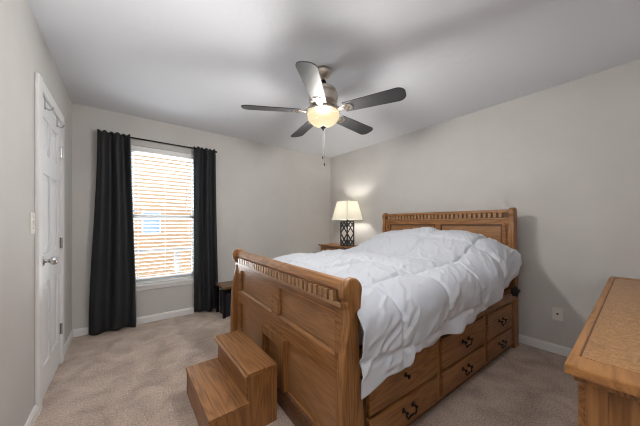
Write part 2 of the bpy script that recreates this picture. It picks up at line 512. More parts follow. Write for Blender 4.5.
def curtain(x0t, x1t, x0b, x1b, zb, pleats, seed, label, lining_side):
    nu, nv = 110, 70
    ztop = ROD_Z + 0.022
    root = tag(empty('curtain', ((x0t + x1t) / 2, ROD_Y, 0)), label, 'curtain', 'charcoal curtains at the window')
    ox = root.location.x
    rnd = random.Random(seed)
    ph = [rnd.uniform(0, 2 * pi) for _ in range(6)]
    def pt(u, v):                      # v: 0 top .. 1 bottom
        sv = smoothstep(0.0, 1.0, v)
        xa = x0t + (x0b - x0t) * sv; xb = x1t + (x1b - x1t) * sv
        x = xa + (xb - xa) * u
        head = 1 - smoothstep(0.0, 0.045, v)
        wob = 0.25 * sin(2.1 * v + ph[0])
        am = 0.030 * (1 - 0.65 * head)
        sq = lambda q: math.copysign(abs(sin(q)) ** 0.8, sin(q))
        y = am * sq(2 * pi * pleats * (u + 0.05 * sin(3 * v + ph[1])) + wob + ph[2]) + 0.010 * (1 - head) * sin(2 * pi * (pleats * 0.5) * u + 2.2 * v + ph[3])
        gath = head * 0.006 * sin(2 * pi * 11 * u + ph[4])
        # small ruffle where the pocket grips the rod
        z = ztop + head * 0.010 * (sin(2 * pi * 5.3 * u + ph[5]) - 0.3) - v * (ztop - zb) + (0.010 * sin(2 * pi * 1.2 * u + ph[1]) if v > 0.97 else 0)
        y += gath - 0.014
        return (x - ox, y, max(z, 0.006))
    mb = MB()
    G = [[mb.bm.verts.new(pt(i / nu, j / nv)) for i in range(nu + 1)] for j in range(nv + 1)]
    for j in range(nv):
        for i in range(nu):
            mb.bm.faces.new((G[j][i], G[j][i + 1], G[j + 1][i + 1], G[j + 1][i]))
    o = mb.build('curtain_panel', M['curtain'], root, smooth=True)
    sd = o.modifiers.new('thick', 'SOLIDIFY'); sd.thickness = 0.003; sd.offset = 1
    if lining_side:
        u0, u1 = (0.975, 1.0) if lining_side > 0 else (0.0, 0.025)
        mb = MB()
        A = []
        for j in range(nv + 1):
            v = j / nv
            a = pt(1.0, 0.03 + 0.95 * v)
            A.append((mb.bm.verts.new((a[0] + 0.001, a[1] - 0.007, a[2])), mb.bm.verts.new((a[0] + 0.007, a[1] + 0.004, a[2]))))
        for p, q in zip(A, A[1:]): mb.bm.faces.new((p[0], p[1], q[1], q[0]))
        lo = mb.build('lit_lining_edge', M['lining'], root, smooth=True)  # lining strip whose pale grey paints in the window light along it
        lo['label'] = 'lining edge of the curtain, painted pale as lit by the window'
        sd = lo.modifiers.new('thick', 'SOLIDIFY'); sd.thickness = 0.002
    return root
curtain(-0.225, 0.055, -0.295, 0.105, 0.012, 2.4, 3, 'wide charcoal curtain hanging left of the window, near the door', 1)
curtain(0.712, 0.975, 0.720, 1.010, 0.020, 2.6, 8, 'narrow charcoal curtain hanging right of the window', 0)

# ------------------------------------------------------------------ outside
gr = box(-14, 16, YB + T + 0.02, 22, -0.75, -0.6).build('ground', M['grass']); struct(gr)
hs = tag(empty('neighbor_house', (1.0, 9.0, -0.6)), 'sunlit orange brick house seen through the window blind', 'house')
box(-9, 9, 0, 4, 0, 5.6).build('brick_wall', M['brick'], hs)
box(-9.4, 9.4, -0.35, 4, 5.6, 5.82).build('eave', M['trim'], hs)
MB().prism([(-0.45, 5.82), (4, 5.82), (4, 7.8), (1.8, 7.8)], -9.4, 9.4, 'x').build('roof', M['roof'], hs)
fw = MB().box(-0.60, -0.12, -0.04, 0.02, 1.49, 2.14).build('house_window', M['trim'], hs)
box(-0.56, -0.16, -0.05, -0.03, 1.53, 1.80).build('pane', M['far_glass'], fw)
box(-0.56, -0.16, -0.05, -0.03, 1.83, 2.10).build('pane', M['far_glass'], fw)
fe = tag(empty('deck_railing', (0.4, 5.6, -0.6)), 'weathered wooden deck railing outside the window', 'railing')
box(-2.5, 3.0, -0.05, 0.05, 1.24, 1.30).build('top_rail', M['deck'], fe)
box(-2.5, 3.0, -0.02, 0.02, 0.2, 0.28).build('bottom_rail', M['deck'], fe)
for x in (-1.6, 0.42, 2.4): box(x - 0.045, x + 0.045, -0.045, 0.045, 0, 1.24).build('post', M['deck'], fe)

# ------------------------------------------------------------------ bed
BED = Vector((3.045, 0.71, 0)); BR = radians(-2.5)
def at_bed(x, y, z): return BED + Matrix.Rotation(BR, 3, 'Z') @ Vector((x, y, z))
bed = tag(empty('sleigh_bed', BED, BR), 'oak sleigh storage bed with drawers along its side', 'bed')
BW = 1.62                                        # width, y from 0 to BW

def arc(cx, cz, r, a0, a1, n):
    return [(cx + r * cos(radians(a0 + (a1 - a0) * i / n)), cz + r * sin(radians(a0 + (a1 - a0) * i / n))) for i in range(n + 1)]
def spline(pts, n=6):
    out = []
    P = [pts[0]] + pts + [pts[-1]]
    for i in range(1, len(P) - 2):
        p0, p1, p2, p3 = P[i - 1], P[i], P[i + 1], P[i + 2]
        for k in range(n):
            t = k / n
            out.append(tuple(0.5 * ((2 * p1[d]) + (-p0[d] + p2[d]) * t + (2 * p0[d] - 5 * p1[d] + 4 * p2[d] - p3[d]) * t * t + (-p0[d] + 3 * p1[d] - 3 * p2[d] + p3[d]) * t ** 3) for d in (0, 1)))
    out.append(pts[-1]); return out

# footboard: stile-and-rail frame with posts, panels, dentil moulding, top rail
FX = -2.252                                      # front face of the frame
y0, y1 = 0.025, BW - 0.025
PN, PF, MV0, MV1 = 0.090, 1.500, 0.715, 0.815
fb = MB()
fb.box(FX, FX + 0.045, y0, PN, 0.03, 0.80).box(FX, FX + 0.045, PF, y1, 0.03, 0.80)
fb.box(FX, FX + 0.045, PN, PF, 0.755, 0.80).box(FX, FX + 0.045, PN, PF, 0.435, 0.545)
fb.box(FX, FX + 0.045, MV0, MV1, 0.545, 0.755)
fb.box(FX, FX + 0.045, PN, PF, 0.03, 0.10)
footb = fb.build('footboard', M['oak_y'], bed, bevel=0.003)
for (a, b, z0, z1, dep) in ((PN, MV0, 0.545, 0.755, 0.022), (MV1, PF, 0.545, 0.755, 0.022), (PN, 0.585, 0.10, 0.435, 0.018), (1.000, PF, 0.10, 0.435, 0.018), (0.585, 1.000, 0.10, 0.435, 0.026)):
    box(FX + dep, FX + 0.034, a, b, z0, z1).build('panel', M['oak_panel'], footb)
# thin moulding lips round the upper panels
lip = MB()
for (a, b) in ((PN, MV0), (MV1, PF)):
    lip.prism([(FX - 0.004, 0.540), (FX - 0.004, 0.549), (FX + 0.015, 0.560), (FX + 0.020, 0.545)], a, b, 'y')
    lip.box(FX + 0.002, FX + 0.018, a, a + 0.010, 0.549, 0.755).box(FX + 0.002, FX + 0.018, b - 0.010, b, 0.549, 0.755)
    lip.box(FX - 0.001, FX + 0.018, a, b, 0.745, 0.757)
lip.build('panel_moulding', M['oak_y'], footb, bevel=0.0015)
ap = MB()                                        # framed lower centre
A0, A1 = 0.585, 1.000
ap.box(FX - 0.026, FX + 0.030, A0, A0 + 0.075, 0.102, 0.432).box(FX - 0.026, FX + 0.030, A1 - 0.075, A1, 0.102, 0.432)
ap.box(FX - 0.026, FX + 0.030, A0 + 0.075, A1 - 0.075, 0.370, 0.432).box(FX - 0.026, FX + 0.030, A0 + 0.075, A1 - 0.075, 0.102, 0.165)
ap.build('center_frame', M['oak_z'], footb, bevel=0.005)
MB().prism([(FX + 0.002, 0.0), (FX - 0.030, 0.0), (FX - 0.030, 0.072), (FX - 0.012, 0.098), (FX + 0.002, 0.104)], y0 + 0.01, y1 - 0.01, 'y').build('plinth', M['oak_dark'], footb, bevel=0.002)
MB().prism([(FX - 0.004, 0.862), (FX - 0.010, 0.874), (FX - 0.004, 0.894), (FX + 0.012, 0.914), (FX + 0.034, 0.918), (FX + 0.052, 0.908), (FX + 0.058, 0.885), (FX + 0.052, 0.82), (FX + 0.045, 0.795), (FX + 0.004, 0.795), (FX + 0.006, 0.862)], y0, y1, 'y').build('top_rail', M['oak_y'], footb, bevel=0.002)
dn = MB()
n = 31; pitch = (PF - PN + 0.03) / n
for i in range(n):
    a = PN - 0.015 + i * pitch
    dn.box(FX - 0.022, FX + 0.012, a + 0.0095, a + pitch - 0.0095, 0.812, 0.862)
dn.box(FX - 0.020, FX + 0.006, y0 + 0.005, y1 - 0.005, 0.796, 0.813)
dn.build('dentil_moulding', M['oak_pale'], footb, bevel=0.001)
box(FX + 0.000, FX + 0.010, y0 + 0.004, y1 - 0.004, 0.812, 0.862).build('dentil_backing', M['oak_dark'], footb)  # dark strip painting the shade between the teeth
def foot_post(ya, yb_):
    cx, cz, r = FX + 0.016, 0.876, 0.060
    front = spline([(FX - 0.060, 0.0), (FX - 0.058, 0.30), (FX - 0.052, 0.48), (FX - 0.040, 0.62), (FX - 0.016, 0.735), (FX - 0.012, 0.79), (FX - 0.030, 0.832)])
    top = arc(cx, cz, r, 222, -18, 22)
    back = spline([(FX + 0.070, 0.83), (FX + 0.064, 0.76), (FX + 0.058, 0.66), (FX + 0.060, 0.52), (FX + 0.072, 0.40), (FX + 0.092, 0.25), (FX + 0.098, 0.0)])
    MB().prism(front[:-1] + top + back, ya, yb_, 'y').build('post', M['oak_z'], footb, bevel=0.013, segs=4)
foot_post(-0.018, 0.026)
foot_post(BW - 0.026, BW + 0.018)

# headboard
HX = -0.140
HW = 1.56; hy0 = 0.048; HPN = 0.112; hy1 = HW - 0.025; HPF = HW - 0.09
hb = MB()
hb.box(HX, HX + 0.045, hy0, HPN, 0.05, 1.235).box(HX, HX + 0.045, HPF, hy1, 0.05, 1.235)
hb.box(HX, HX + 0.045, HPN, HPF, 1.175, 1.235).box(HX, HX + 0.045, HPN, HPF, 0.40, 0.62).box(HX, HX + 0.045, 0.73, 0.80, 0.62, 1.175)
headb = hb.build('headboard', M['oak_y'], bed, bevel=0.003)
for (a, b) in ((HPN, 0.73), (0.80, HPF)):
    box(HX + 0.016, HX + 0.034, a, b, 0.62, 1.175).build('panel', M['oak_panel'], headb)
lip = MB()
for (a, b) in ((HPN, 0.73), (0.80, HPF)):
    lip.box(HX - 0.002, HX + 0.018, a, b, 1.165, 1.177)
    lip.box(HX - 0.002, HX + 0.018, a, a + 0.010, 0.62, 1.165).box(HX - 0.002, HX + 0.018, b - 0.010, b, 0.62, 1.165)
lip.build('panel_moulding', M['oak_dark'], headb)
MB().prism([(HX - 0.010, 1.288), (HX - 0.014, 1.300), (HX - 0.010, 1.314), (HX + 0.020, 1.322), (HX + 0.050, 1.312), (HX + 0.056, 1.28), (HX + 0.045, 1.235), (HX, 1.235), (HX, 1.288)], hy0, hy1, 'y').build('top_rail', M['oak_y'], headb, bevel=0.002)
dn = MB()
for i in range(n - 1):
    a = HPN - 0.015 + i * pitch
    dn.box(HX - 0.022, HX + 0.010, a + 0.010, a + pitch - 0.010, 1.244, 1.287)
dn.box(HX - 0.012, HX + 0.006, hy0 + 0.005, hy1 - 0.005, 1.228, 1.240)
dn.build('dentil_moulding', M['oak_pale'], headb, bevel=0.001)
box(HX - 0.003, HX + 0.010, hy0 + 0.004, hy1 - 0.004, 1.238, 1.288).build('dentil_backing', M['oak_dark'], headb)  # dark strip, shade between the headboard teeth put into its colour
for yc in (0.083, HW - 0.062):
    rp = MB()
    for i in range(26):
        z = 0.62 + i * 0.0225
        m4 = Matrix.Translation((HX - 0.004, yc, z)) @ Matrix.Rotation(radians(32), 4, 'X')
        rp.box(-0.007, 0.007, -0.015, 0.015, -0.007, 0.007, m4)
    rp.build('rope_carving', M['oak_z'], headb, bevel=0.003)
def head_post(ya, yb_):
    cx, cz, r = HX + 0.014, 1.285, 0.052
    front = spline([(HX + 0.005, 0.0), (HX + 0.005, 0.45), (HX - 0.002, 0.70), (HX - 0.026, 0.95), (HX - 0.034, 1.10), (HX - 0.024, 1.20), (HX - 0.028, 1.248)])
    top = arc(cx, cz, r, 222, -18, 22)
    back = spline([(HX + 0.062, 1.24), (HX + 0.056, 1.15), (HX + 0.066, 0.98), (HX + 0.082, 0.74), (HX + 0.096, 0.45), (HX + 0.100, 0.0)])
    MB().prism(front[:-1] + top + back, ya, yb_, 'y').build('post', M['oak_z'], headb, bevel=0.013, segs=4)
head_post(0.006, 0.050)
head_post(HW - 0.026, HW + 0.018)

# storage base and drawers
sb = MB()
CX0, CX1 = FX + 0.06, HX - 0.003
sb.box(CX0, CX1, 0.020, BW - 0.020, 0.065, 0.46)
sb.box(CX0, CX1, 0.045, BW - 0.045, 0.0, 0.065)
base = sb.build('storage_base', M['oak_dark'], bed)  # dark colour stands in for shade in the gaps around the drawers
box(CX0, CX1, -0.004, 0.05, 0.470, 0.560).build('side_rail', M['oak_x'], bed, bevel=0.004)
box(CX0, CX1, BW - 0.05, BW + 0.004, 0.470, 0.560).build('side_rail', M['oak_x'], bed, bevel=0.004)
for (a, b) in ((-1.513 + 0.006, -1.467 - 0.006), (-0.845 + 0.006, -0.785 - 0.006)):
    box(a, b, 0.004, 0.022, 0.065, 0.46).build('stile', M['oak_z'], bed, bevel=0.002)
box(CX0, CX1, 0.012, 0.03, 0.055, 0.078).build('base_moulding', M['oak_x'], bed, bevel=0.003)

def drawer(x0, x1, z0, z1, kind):
    d = MB()
    d.box(x0 + 0.004, x1 - 0.004, -0.008, 0.022, z0, z1)
    do = d.build('drawer', M['oak_x'], bed, bevel=0.006, segs=3)
    xc, zc = (x0 + x1) / 2, (z0 + z1) / 2
    if kind == 'bail':
        h = MB()
        for sx in (-0.042, 0.042):
            h.lathe([(0, 0.001), (0.015, 0.0), (0.014, -0.004), (0.006, -0.006), (0.005, -0.022), (0.009, -0.025), (0.008, -0.030), (0, -0.031)], (xc + sx, -0.008, zc + 0.012), 14, 'y')
        h.tube([(xc - 0.042, -0.026, zc + 0.012), (xc - 0.044, -0.030, zc - 0.006), (xc - 0.034, -0.032, zc - 0.022), (xc - 0.014, -0.032, zc - 0.016), (xc, -0.033, zc - 0.014), (xc + 0.014, -0.032, zc - 0.016), (xc + 0.034, -0.032, zc - 0.022), (xc + 0.044, -0.030, zc - 0.006), (xc + 0.042, -0.026, zc + 0.012)], 0.0045, 10)
        h.build('handle', M['iron'], do, smooth=True)
    else:
        h = MB().lathe([(0, 0.001), (0.014, 0.0), (0.013, -0.004), (0.006, -0.006), (0.006, -0.018), (0.012, -0.022), (0.011, -0.028), (0, -0.030)], (xc - 0.025, -0.008, zc + 0.008), 14, 'y')
        h.build('handle_post', M['iron'], do, smooth=True)['label'] = 'lone handle post'
for (a, b, k) in ((-2.125, -1.513, 'post'), (-1.467, -0.845, 'bail'), (-0.785, -0.262, 'bail')):
    drawer(a, b, 0.090, 0.234, 'bail')
    drawer(a, b, 0.252, 0.455, k)

# mattress, comforter
mt = box(-2.170, -0.160, 0.030, BW - 0.040, 0.565, 0.735).build('mattress', M['mattress'], None, bevel=0.05, segs=4)
mt.location = BED; mt.rotation_euler = (0, 0, BR)
tag(mt, 'pale mattress on the oak bed, under the white comforter', 'mattress')
sk = MB()
vs = []
rnd = random.Random(4)
NU, NV = 20, 12
for j in range(NV + 1):
    row = []
    for i in range(NU):
        t = 2 * pi * i / NU; ph = pi * j / NV
        r = 1 + 0.7 * noise.noise((cos(t) * 2 * sin(ph), sin(t) * 2 * sin(ph), cos(ph) * 3))
        row.append(sk.bm.verts.new((-0.290 + 0.055 * r * cos(t) * sin(ph), -0.040 + 0.024 * r * sin(t) * sin(ph), 0.572 + 0.036 * r * cos(ph))))
    vs.append(row)
for j in range(NV):
    for i in range(NU): sk.bm.faces.new((vs[j][i], vs[j][(i + 1) % NU], vs[j + 1][(i + 1) % NU], vs[j + 1][i]))
so = sk.build('bedding_corner', M['black_cloth'], None, smooth=True)
so.location = BED; so.rotation_euler = (0, 0, BR)
tag(so, 'bunched black fabric poking out under the comforter beside the headboard post', 'fabric')

def comforter():
    X0, X1 = FX + 0.078, HX - 0.014
    NX, NT = 320, 300
    hem = [(-2.23, 0.400), (-2.19, 0.408), (-2.12, 0.440), (-2.05, 0.466), (-1.92, 0.470), (-1.900, 0.485), (-1.888, 0.532), (-1.72, 0.500), (-1.57, 0.515), (-1.36, 0.510), (-1.10, 0.535), (-0.85, 0.572), (-0.50, 0.650), (-0.30, 0.715), (-0.235, 0.765), (-0.12, 0.84)]
    def bottom(x):
        if x <= hem[0][0]: return hem[0][1]
        for (a, za), (b, zb) in zip(hem, hem[1:]):
            if x <= b: return za + (zb - za) * (x - a) / (b - a)
        return hem[-1][1]
    def top(x):
        h = 0.838 + 0.035 * smoothstep(-2.1, -1.0, x)
        h += 0.235 * smoothstep(-0.98, -0.36, x)
        h -= 0.07 * smoothstep(-0.28, -0.13, x)
        return h
    mb = MB()
    G = []
    for i in range(NX + 1):
        s = i / NX
        x = X0 + (X1 - X0) * s
        zt = top(x); zb = bottom(x); zf = 0.56
        hd = smoothstep(-1.25, -0.35, x)
        yo = -0.070 + 0.018 * hd
        rh, rv = 0.20 + 0.36 * hd, 0.15 + 0.20 * hd      # near shoulder
        rv = min(rv, max(0.06, zt - zb - 0.03))
        yf = BW + 0.045; fh, fv = 0.22 + 0.45 * hd, 0.13 + 0.15 * hd
        P = []
        for k in range(41): P.append((yo, zb + (zt - rv - zb) * k / 40))
        for k in range(1, 41):
            t = pi * (1 - 0.5 * k / 40)
            P.append((yo + rh + rh * cos(t), zt - rv + rv * sin(t)))
        ya, yb_ = yo + rh, yf - fh
        for k in range(1, 51):
            q = k / 50
            P.append((ya + (yb_ - ya) * q, zt + 0.022 * sin(pi * q) ** 2))
        for k in range(1, 41):
            t = pi * (0.5 - 0.5 * k / 40)
            P.append((yf - fh + fh * cos(t), zt - fv + fv * sin(t)))
        for k in range(1, 21): P.append((yf, zt - fv + (zf - zt + fv) * k / 20))
        L = [0]
        for a, b in zip(P, P[1:]): L.append(L[-1] + sqrt((a[0] - b[0]) ** 2 + (a[1] - b[1]) ** 2))
        tot = L[-1]
        ref = 0
        for (a, b, l0, l1) in zip(P, P[1:], L, L[1:]):
            if a[0] <= BW / 2 <= b[0]:
                ref = l0 + (l1 - l0) * (BW / 2 - a[0]) / (b[0] - a[0]); break
        row = []; kk = 0
        e0 = smoothstep(X0 + 0.12, X0, x)
        e1 = smoothstep(X1 - 0.06, X1, x)
        for j in range(NT + 1):
            l = tot * j / NT
            while kk < len(L) - 2 and L[kk + 1] < l: kk += 1
            f_ = (l - L[kk]) / max(1e-9, L[kk + 1] - L[kk])
            a, b = P[kk], P[kk + 1]
            y, z = a[0] + (b[0] - a[0]) * f_, a[1] + (b[1] - a[1]) * f_
            ty, tz = b[0] - a[0], b[1] - a[1]
            ll = sqrt(ty * ty + tz * tz) or 1
            ny, nz = -tz / ll, ty / ll
            c = l - ref
            # soft boxes of quilting, seams slightly wavy
            wv = 0.03 * noise.noise((x * 2, c * 2, 9.0))
            q1 = abs(sin(pi * (x + 0.10 + wv) / 0.46)); q2 = abs(sin(pi * (c + 0.16 + wv) / 0.46))
            top_w = 1 - 0.6 * smoothstep(0.70, 1.0, abs(c))
            puff = (0.030 * (q1 * q2) ** 0.42 - 0.020) * top_w
            n1 = noise.fractal((x * 2.2, c * 2.2, 3.1), 0.9, 2.0, 2)
            # folds combed diagonally down from the pillows
            u_ = x * 0.80 + c * 0.60; v_ = -x * 0.60 + c * 0.80
            f1 = noise.fractal((u_ * 2.4, v_ * 7.0, 7.7), 0.8, 2.0, 3)
            f2 = noise.fractal((u_ * 9 + 2.0 * f1, v_ * 26, 1.3), 0.8, 2.0, 2)
            ridge = (1 - min(1, abs(f1) * 2.2)) ** 2
            pin = 0.45 + 0.55 * (1 - q1 * q2)
            d = puff + 0.014 * n1 + pin * (0.013 * ridge + 0.0035 * f2)
            g1 = abs(((x + 0.10 + wv) / 0.46 + 0.5) % 1 - 0.5) * 0.46; g2 = abs(((c + 0.16 + wv) / 0.46 + 0.5) % 1 - 0.5) * 0.46
            d -= 0.010 * math.exp(-(min(g1, g2) / 0.014) ** 2)
            edge = 1 - smoothstep(0.0, 0.06, min(l, tot - l))
            d *= (1 - 0.7 * edge)
            if c < 0:
                low = smoothstep(zt - 0.10, zb, z) if zt - 0.10 > zb else 0
                low = max(0.0, min(1.0, (zt - 0.10 - z) / max(0.05, zt - 0.10 - zb)))
                d += low * (0.016 * sin(x * 11 - z * 5 + 2.5 * noise.noise((x * 2, z * 2, 1))) + 0.007 * sin(x * 27 + 4 * z) + 0.006)
            xx, zz_, yy = x, z + nz * d, y + ny * d
            zz_ -= 0.045 * e0 ** 2 * smoothstep(-0.07, 0.10, y)
            xx -= 0.054 * smoothstep(X0 + 0.30, X0, x) * smoothstep(0.015, -0.045, yy)   # laps onto the back edge of the post
            if l < 0.03: zz_ += 0.010 * noise.noise((x * 8, 0, 5))
            if c < 0 and yy > -0.040 and z < 0.74: yy = -0.040
            if 0.03 < yy < BW - 0.03: zz_ = max(zz_, 0.745)
            row.append(mb.bm.verts.new((xx, yy, zz_)))
        G.append(row)
    for i in range(NX):
        for j in range(NT):
            mb.bm.faces.new((G[i][j], G[i + 1][j], G[i + 1][j + 1], G[i][j + 1]))
    o = mb.build('comforter', M['white_cloth'], None, smooth=True)
    sd = o.modifiers.new('thick', 'SOLIDIFY'); sd.thickness = 0.008; sd.offset = -1
    o.location = BED; o.rotation_euler = (0, 0, BR)
    tag(o, 'puffy white quilted comforter spread over the oak bed', 'comforter')
comforter()

# ------------------------------------------------------------------ bed steps
st_ = tag(empty('bed_steps', (0.540, 1.645, 0)), 'two-tread oak step stool on the carpet at the foot of the bed', 'step stool')
hy = 0.300
sp = [(-0.198, 0), (0.185, 0), (0.185, 0.318), (0.012, 0.318), (0.012, 0.164), (-0.198, 0.164)]
for a, b in ((-hy, -hy + 0.02), (hy - 0.02, hy)):
    MB().prism(sp, a, b, 'y').build('side_panel', M['oak_z'], st_, bevel=0.002)
box(-0.196, -0.178, -hy + 0.02, hy - 0.02, 0, 0.164).build('riser', M['oak_y'], st_, bevel=0.002)
box(0.006, 0.024, -hy + 0.02, hy - 0.02, 0.10, 0.318).build('riser', M['oak_y'], st_, bevel=0.002)
box(0.165, 0.184, -hy + 0.02, hy - 0.02, 0, 0.318).build('back_panel', M['oak_y'], st_, bevel=0.002)
box(-0.204, 0.011, -hy - 0.004, hy + 0.004, 0.164, 0.182).build('tread', M['oak_y'], st_, bevel=0.004)
MB().prism([(-0.012, 0.318), (-0.012, 0.326), (0.002, 0.334), (0.002, 0.344), (0.184, 0.344), (0.190, 0.318)], -hy - 0.006, hy + 0.006, 'y').build('tread', M['oak_y'], st_, bevel=0.002)

# ------------------------------------------------------------------ nightstand and lamp in the far corner
NX0, NX1, NY0, NY1, NZ = 2.70, 3.082, 2.84, 3.50, 0.822
ns = tag(empty('nightstand', ((NX0 + NX1) / 2, (NY0 + NY1) / 2, 0)), 'wooden nightstand in the far corner beyond the bed, under the lamp', 'nightstand')
hx, hyy = (NX1 - NX0) / 2, (NY1 - NY0) / 2
box(-hx, hx, -hyy, hyy, NZ - 0.026, NZ).build('top', M['oak_y'], ns, bevel=0.005)
box(-hx + 0.03, hx - 0.01, -hyy + 0.03, hyy - 0.03, 0.06, NZ - 0.026).build('cabinet_body', M['walnut'], ns, bevel=0.003)
box(-hx + 0.045, hx - 0.02, -hyy + 0.045, hyy - 0.045, 0.0, 0.06).build('plinth', M['walnut'], ns)
for z0, z1 in ((0.10, 0.32), (0.34, 0.55), (0.57, 0.77)):
    do = box(-hx + 0.016, -hx + 0.032, -hyy + 0.05, hyy - 0.05, z0, z1).build('drawer', M['oak_y'], ns, bevel=0.004)
    MB().lathe([(0, 0.002), (0.008, 0.0), (0.007, -0.014), (0.014, -0.020), (0.012, -0.028), (0, -0.030)], (-hx + 0.016, 0, (z0 + z1) / 2), 16, 'x').build('knob', M['iron'], do, smooth=True)

LX, LY = 2.853, 2.925
lamp = tag(empty('table_lamp', (LX, LY, NZ)), 'lit table lamp with cream square shade and dark lattice base on the nightstand', 'table lamp')
hw = 0.074; bh_ = 0.405
lb = MB()
lb.box(-hw - 0.004, hw + 0.004, -hw - 0.004, hw + 0.004, 0.0, 0.016).box(-hw - 0.002, hw + 0.002, -hw - 0.002, hw + 0.002, bh_ - 0.014, bh_)
for sx in (-1, 1):
    for sy in (-1, 1):
        lb.box(sx * hw - 0.007, sx * hw + 0.007, sy * hw - 0.007, sy * hw + 0.007, 0.014, bh_ - 0.012)
def slat2(face, a, za, b, zb):
    pts = []
    if face[0] == 'x': pts = [(face[1], a, za), (face[1], b, zb)]
    else: pts = [(a, face[1], za), (b, face[1], zb)]
    p, q = Vector(pts[0]), Vector(pts[1])
    d = q - p
    ax = Vector((1, 0, 0)) if face[0] == 'x' else Vector((0, 1, 0))
    zax = d.normalized(); yax = zax.cross(ax)
    m4 = Matrix((ax, yax, zax)).transposed().to_4x4(); m4.translation = p
    lb.box(-0.005, 0.005, -0.0075, 0.0075, 0, d.length, m4)
zl = [0.016, 0.016 + (bh_ - 0.03) * 0.5, bh_ - 0.014]
for face in (('x', -hw), ('x', hw), ('y', -hw), ('y', hw)):
    zq = [0.016 + (bh_ - 0.030) * k / 4 for k in range(5)]
    for k in (0, 2):
        slat2(face, -hw, zq[k], hw, zq[k + 2]); slat2(face, hw, zq[k], -hw, zq[k + 2])
    slat2(face, 0.0, zq[0], -hw, zq[1]); slat2(face, 0.0, zq[0], hw, zq[1]); slat2(face, -hw, zq[3], 0.0, zq[4]); slat2(face, hw, zq[3], 0.0, zq[4])
lb.build('lattice_base', M['lattice'], lamp)
MB().lathe([(0, bh_), (0.030, bh_), (0.012, bh_ + 0.012), (0.011, bh_ + 0.045), (0.016, bh_ + 0.05), (0.016, bh_ + 0.085), (0, bh_ + 0.088)], (0, 0, 0), 24).build('socket_neck', M['black_metal'], lamp, smooth=True)
SZ0, SZ1 = 0.425, 0.722
def frus(h0, h1, z0, z1, th):
    mb = MB()
    def ring(h, z): return [mb.bm.verts.new((sx * h, sy * h, z)) for sx, sy in ((-1, -1), (1, -1), (1, 1), (-1, 1))]
    a, b = ring(h0, z0), ring(h1, z1)
    c_, d_ = ring(h0 - th, z0), ring(h1 - th, z1)
    for k in range(4):
        j = (k + 1) % 4
        mb.bm.faces.new((a[k], a[j], b[j], b[k])); mb.bm.faces.new((c_[k], d_[k], d_[j], c_[j]))
        mb.bm.faces.new((a[k], c_[k], c_[j], a[j])); mb.bm.faces.new((b[k], b[j], d_[j], d_[k]))
    return mb
shade = frus(0.180, 0.121, SZ0, SZ1, 0.003).build('lamp_shade', M['shade'], lamp)
for sx, sy in ((-1, -1), (1, -1), (1, 1), (-1, 1)):
    MB().tube([(sx * 0.1805, sy * 0.1805, SZ0), (sx * 0.1215, sy * 0.1215, SZ1)], 0.0022, 6).build('shade_seam', M['walnut'], shade)
MB().tube([(0, 0, bh_ + 0.085), (0.05, 0, bh_ + 0.12), (0.055, 0, bh_ + 0.22), (0, 0, SZ1 - 0.02), (-0.055, 0, bh_ + 0.22), (-0.05, 0, bh_ + 0.12), (0, 0, bh_ + 0.085)], 0.002, 6).build('harp', M['nickel'], lamp)
sp_ = MB()
sp_.tube([(-0.126, 0, SZ1 - 0.016), (0.126, 0, SZ1 - 0.016)], 0.002, 6).tube([(0, -0.126, SZ1 - 0.016), (0, 0.126, SZ1 - 0.016)], 0.002, 6)
sp_.build('spider', M['nickel'], lamp)
lamp_light = light('lamp_bulb_light', 'POINT', (LX, LY, NZ + bh_ + 0.195), 5.5, (1.0, 0.95, 0.88), shadow_soft_size=0.045)

# ------------------------------------------------------------------ side table by the curtain
tb = tag(empty('side_table', (1.185, 3.345, -0.045)), 'small low wooden side table half hidden between the right curtain and the footboard', 'side table')
box(-0.22, 0.22, -0.165, 0.165, 0.405, 0.432).build('tabletop', M['walnut'], tb, bevel=0.004)
for sx in (-1, 1):
    for sy in (-1, 1):
        MB().prism([(sx * 0.20 - 0.017, sy * 0.145 - 0.017), (sx * 0.20 + 0.017, sy * 0.145 - 0.017), (sx * 0.20 + 0.017, sy * 0.145 + 0.017), (sx * 0.20 - 0.017, sy * 0.145 + 0.017)], 0.045, 0.405, 'z').build('leg', M['iron'], tb, bevel=0.002)
bn = tag(empty('fabric_bin', (1.175, 3.345, 0)), 'navy fabric storage bin under the small table beside the right curtain', 'storage bin')
fbm = MB()
fbm.box(-0.160, 0.160, -0.115, 0.115, 0, 0.02).box(-0.168, -0.155, -0.122, 0.122, 0, 0.29).box(0.155, 0.168, -0.122, 0.122, 0, 0.29).box(-0.168, 0.168, -0.122, -0.110, 0, 0.29).box(-0.168, 0.168, 0.110, 0.122, 0, 0.29)
fbm.build('bin_body', M['navy'], bn, bevel=0.006)
hd_ = MB().tube([(-0.05, -0.124, 0.21), (-0.045, -0.140, 0.185), (0.0, -0.145, 0.175), (0.045, -0.140, 0.185), (0.05, -0.124, 0.21)], 0.007, 8)
hd_.build('handle', M['lining'], bn, smooth=True)['label'] = 'pale grey strap handle'

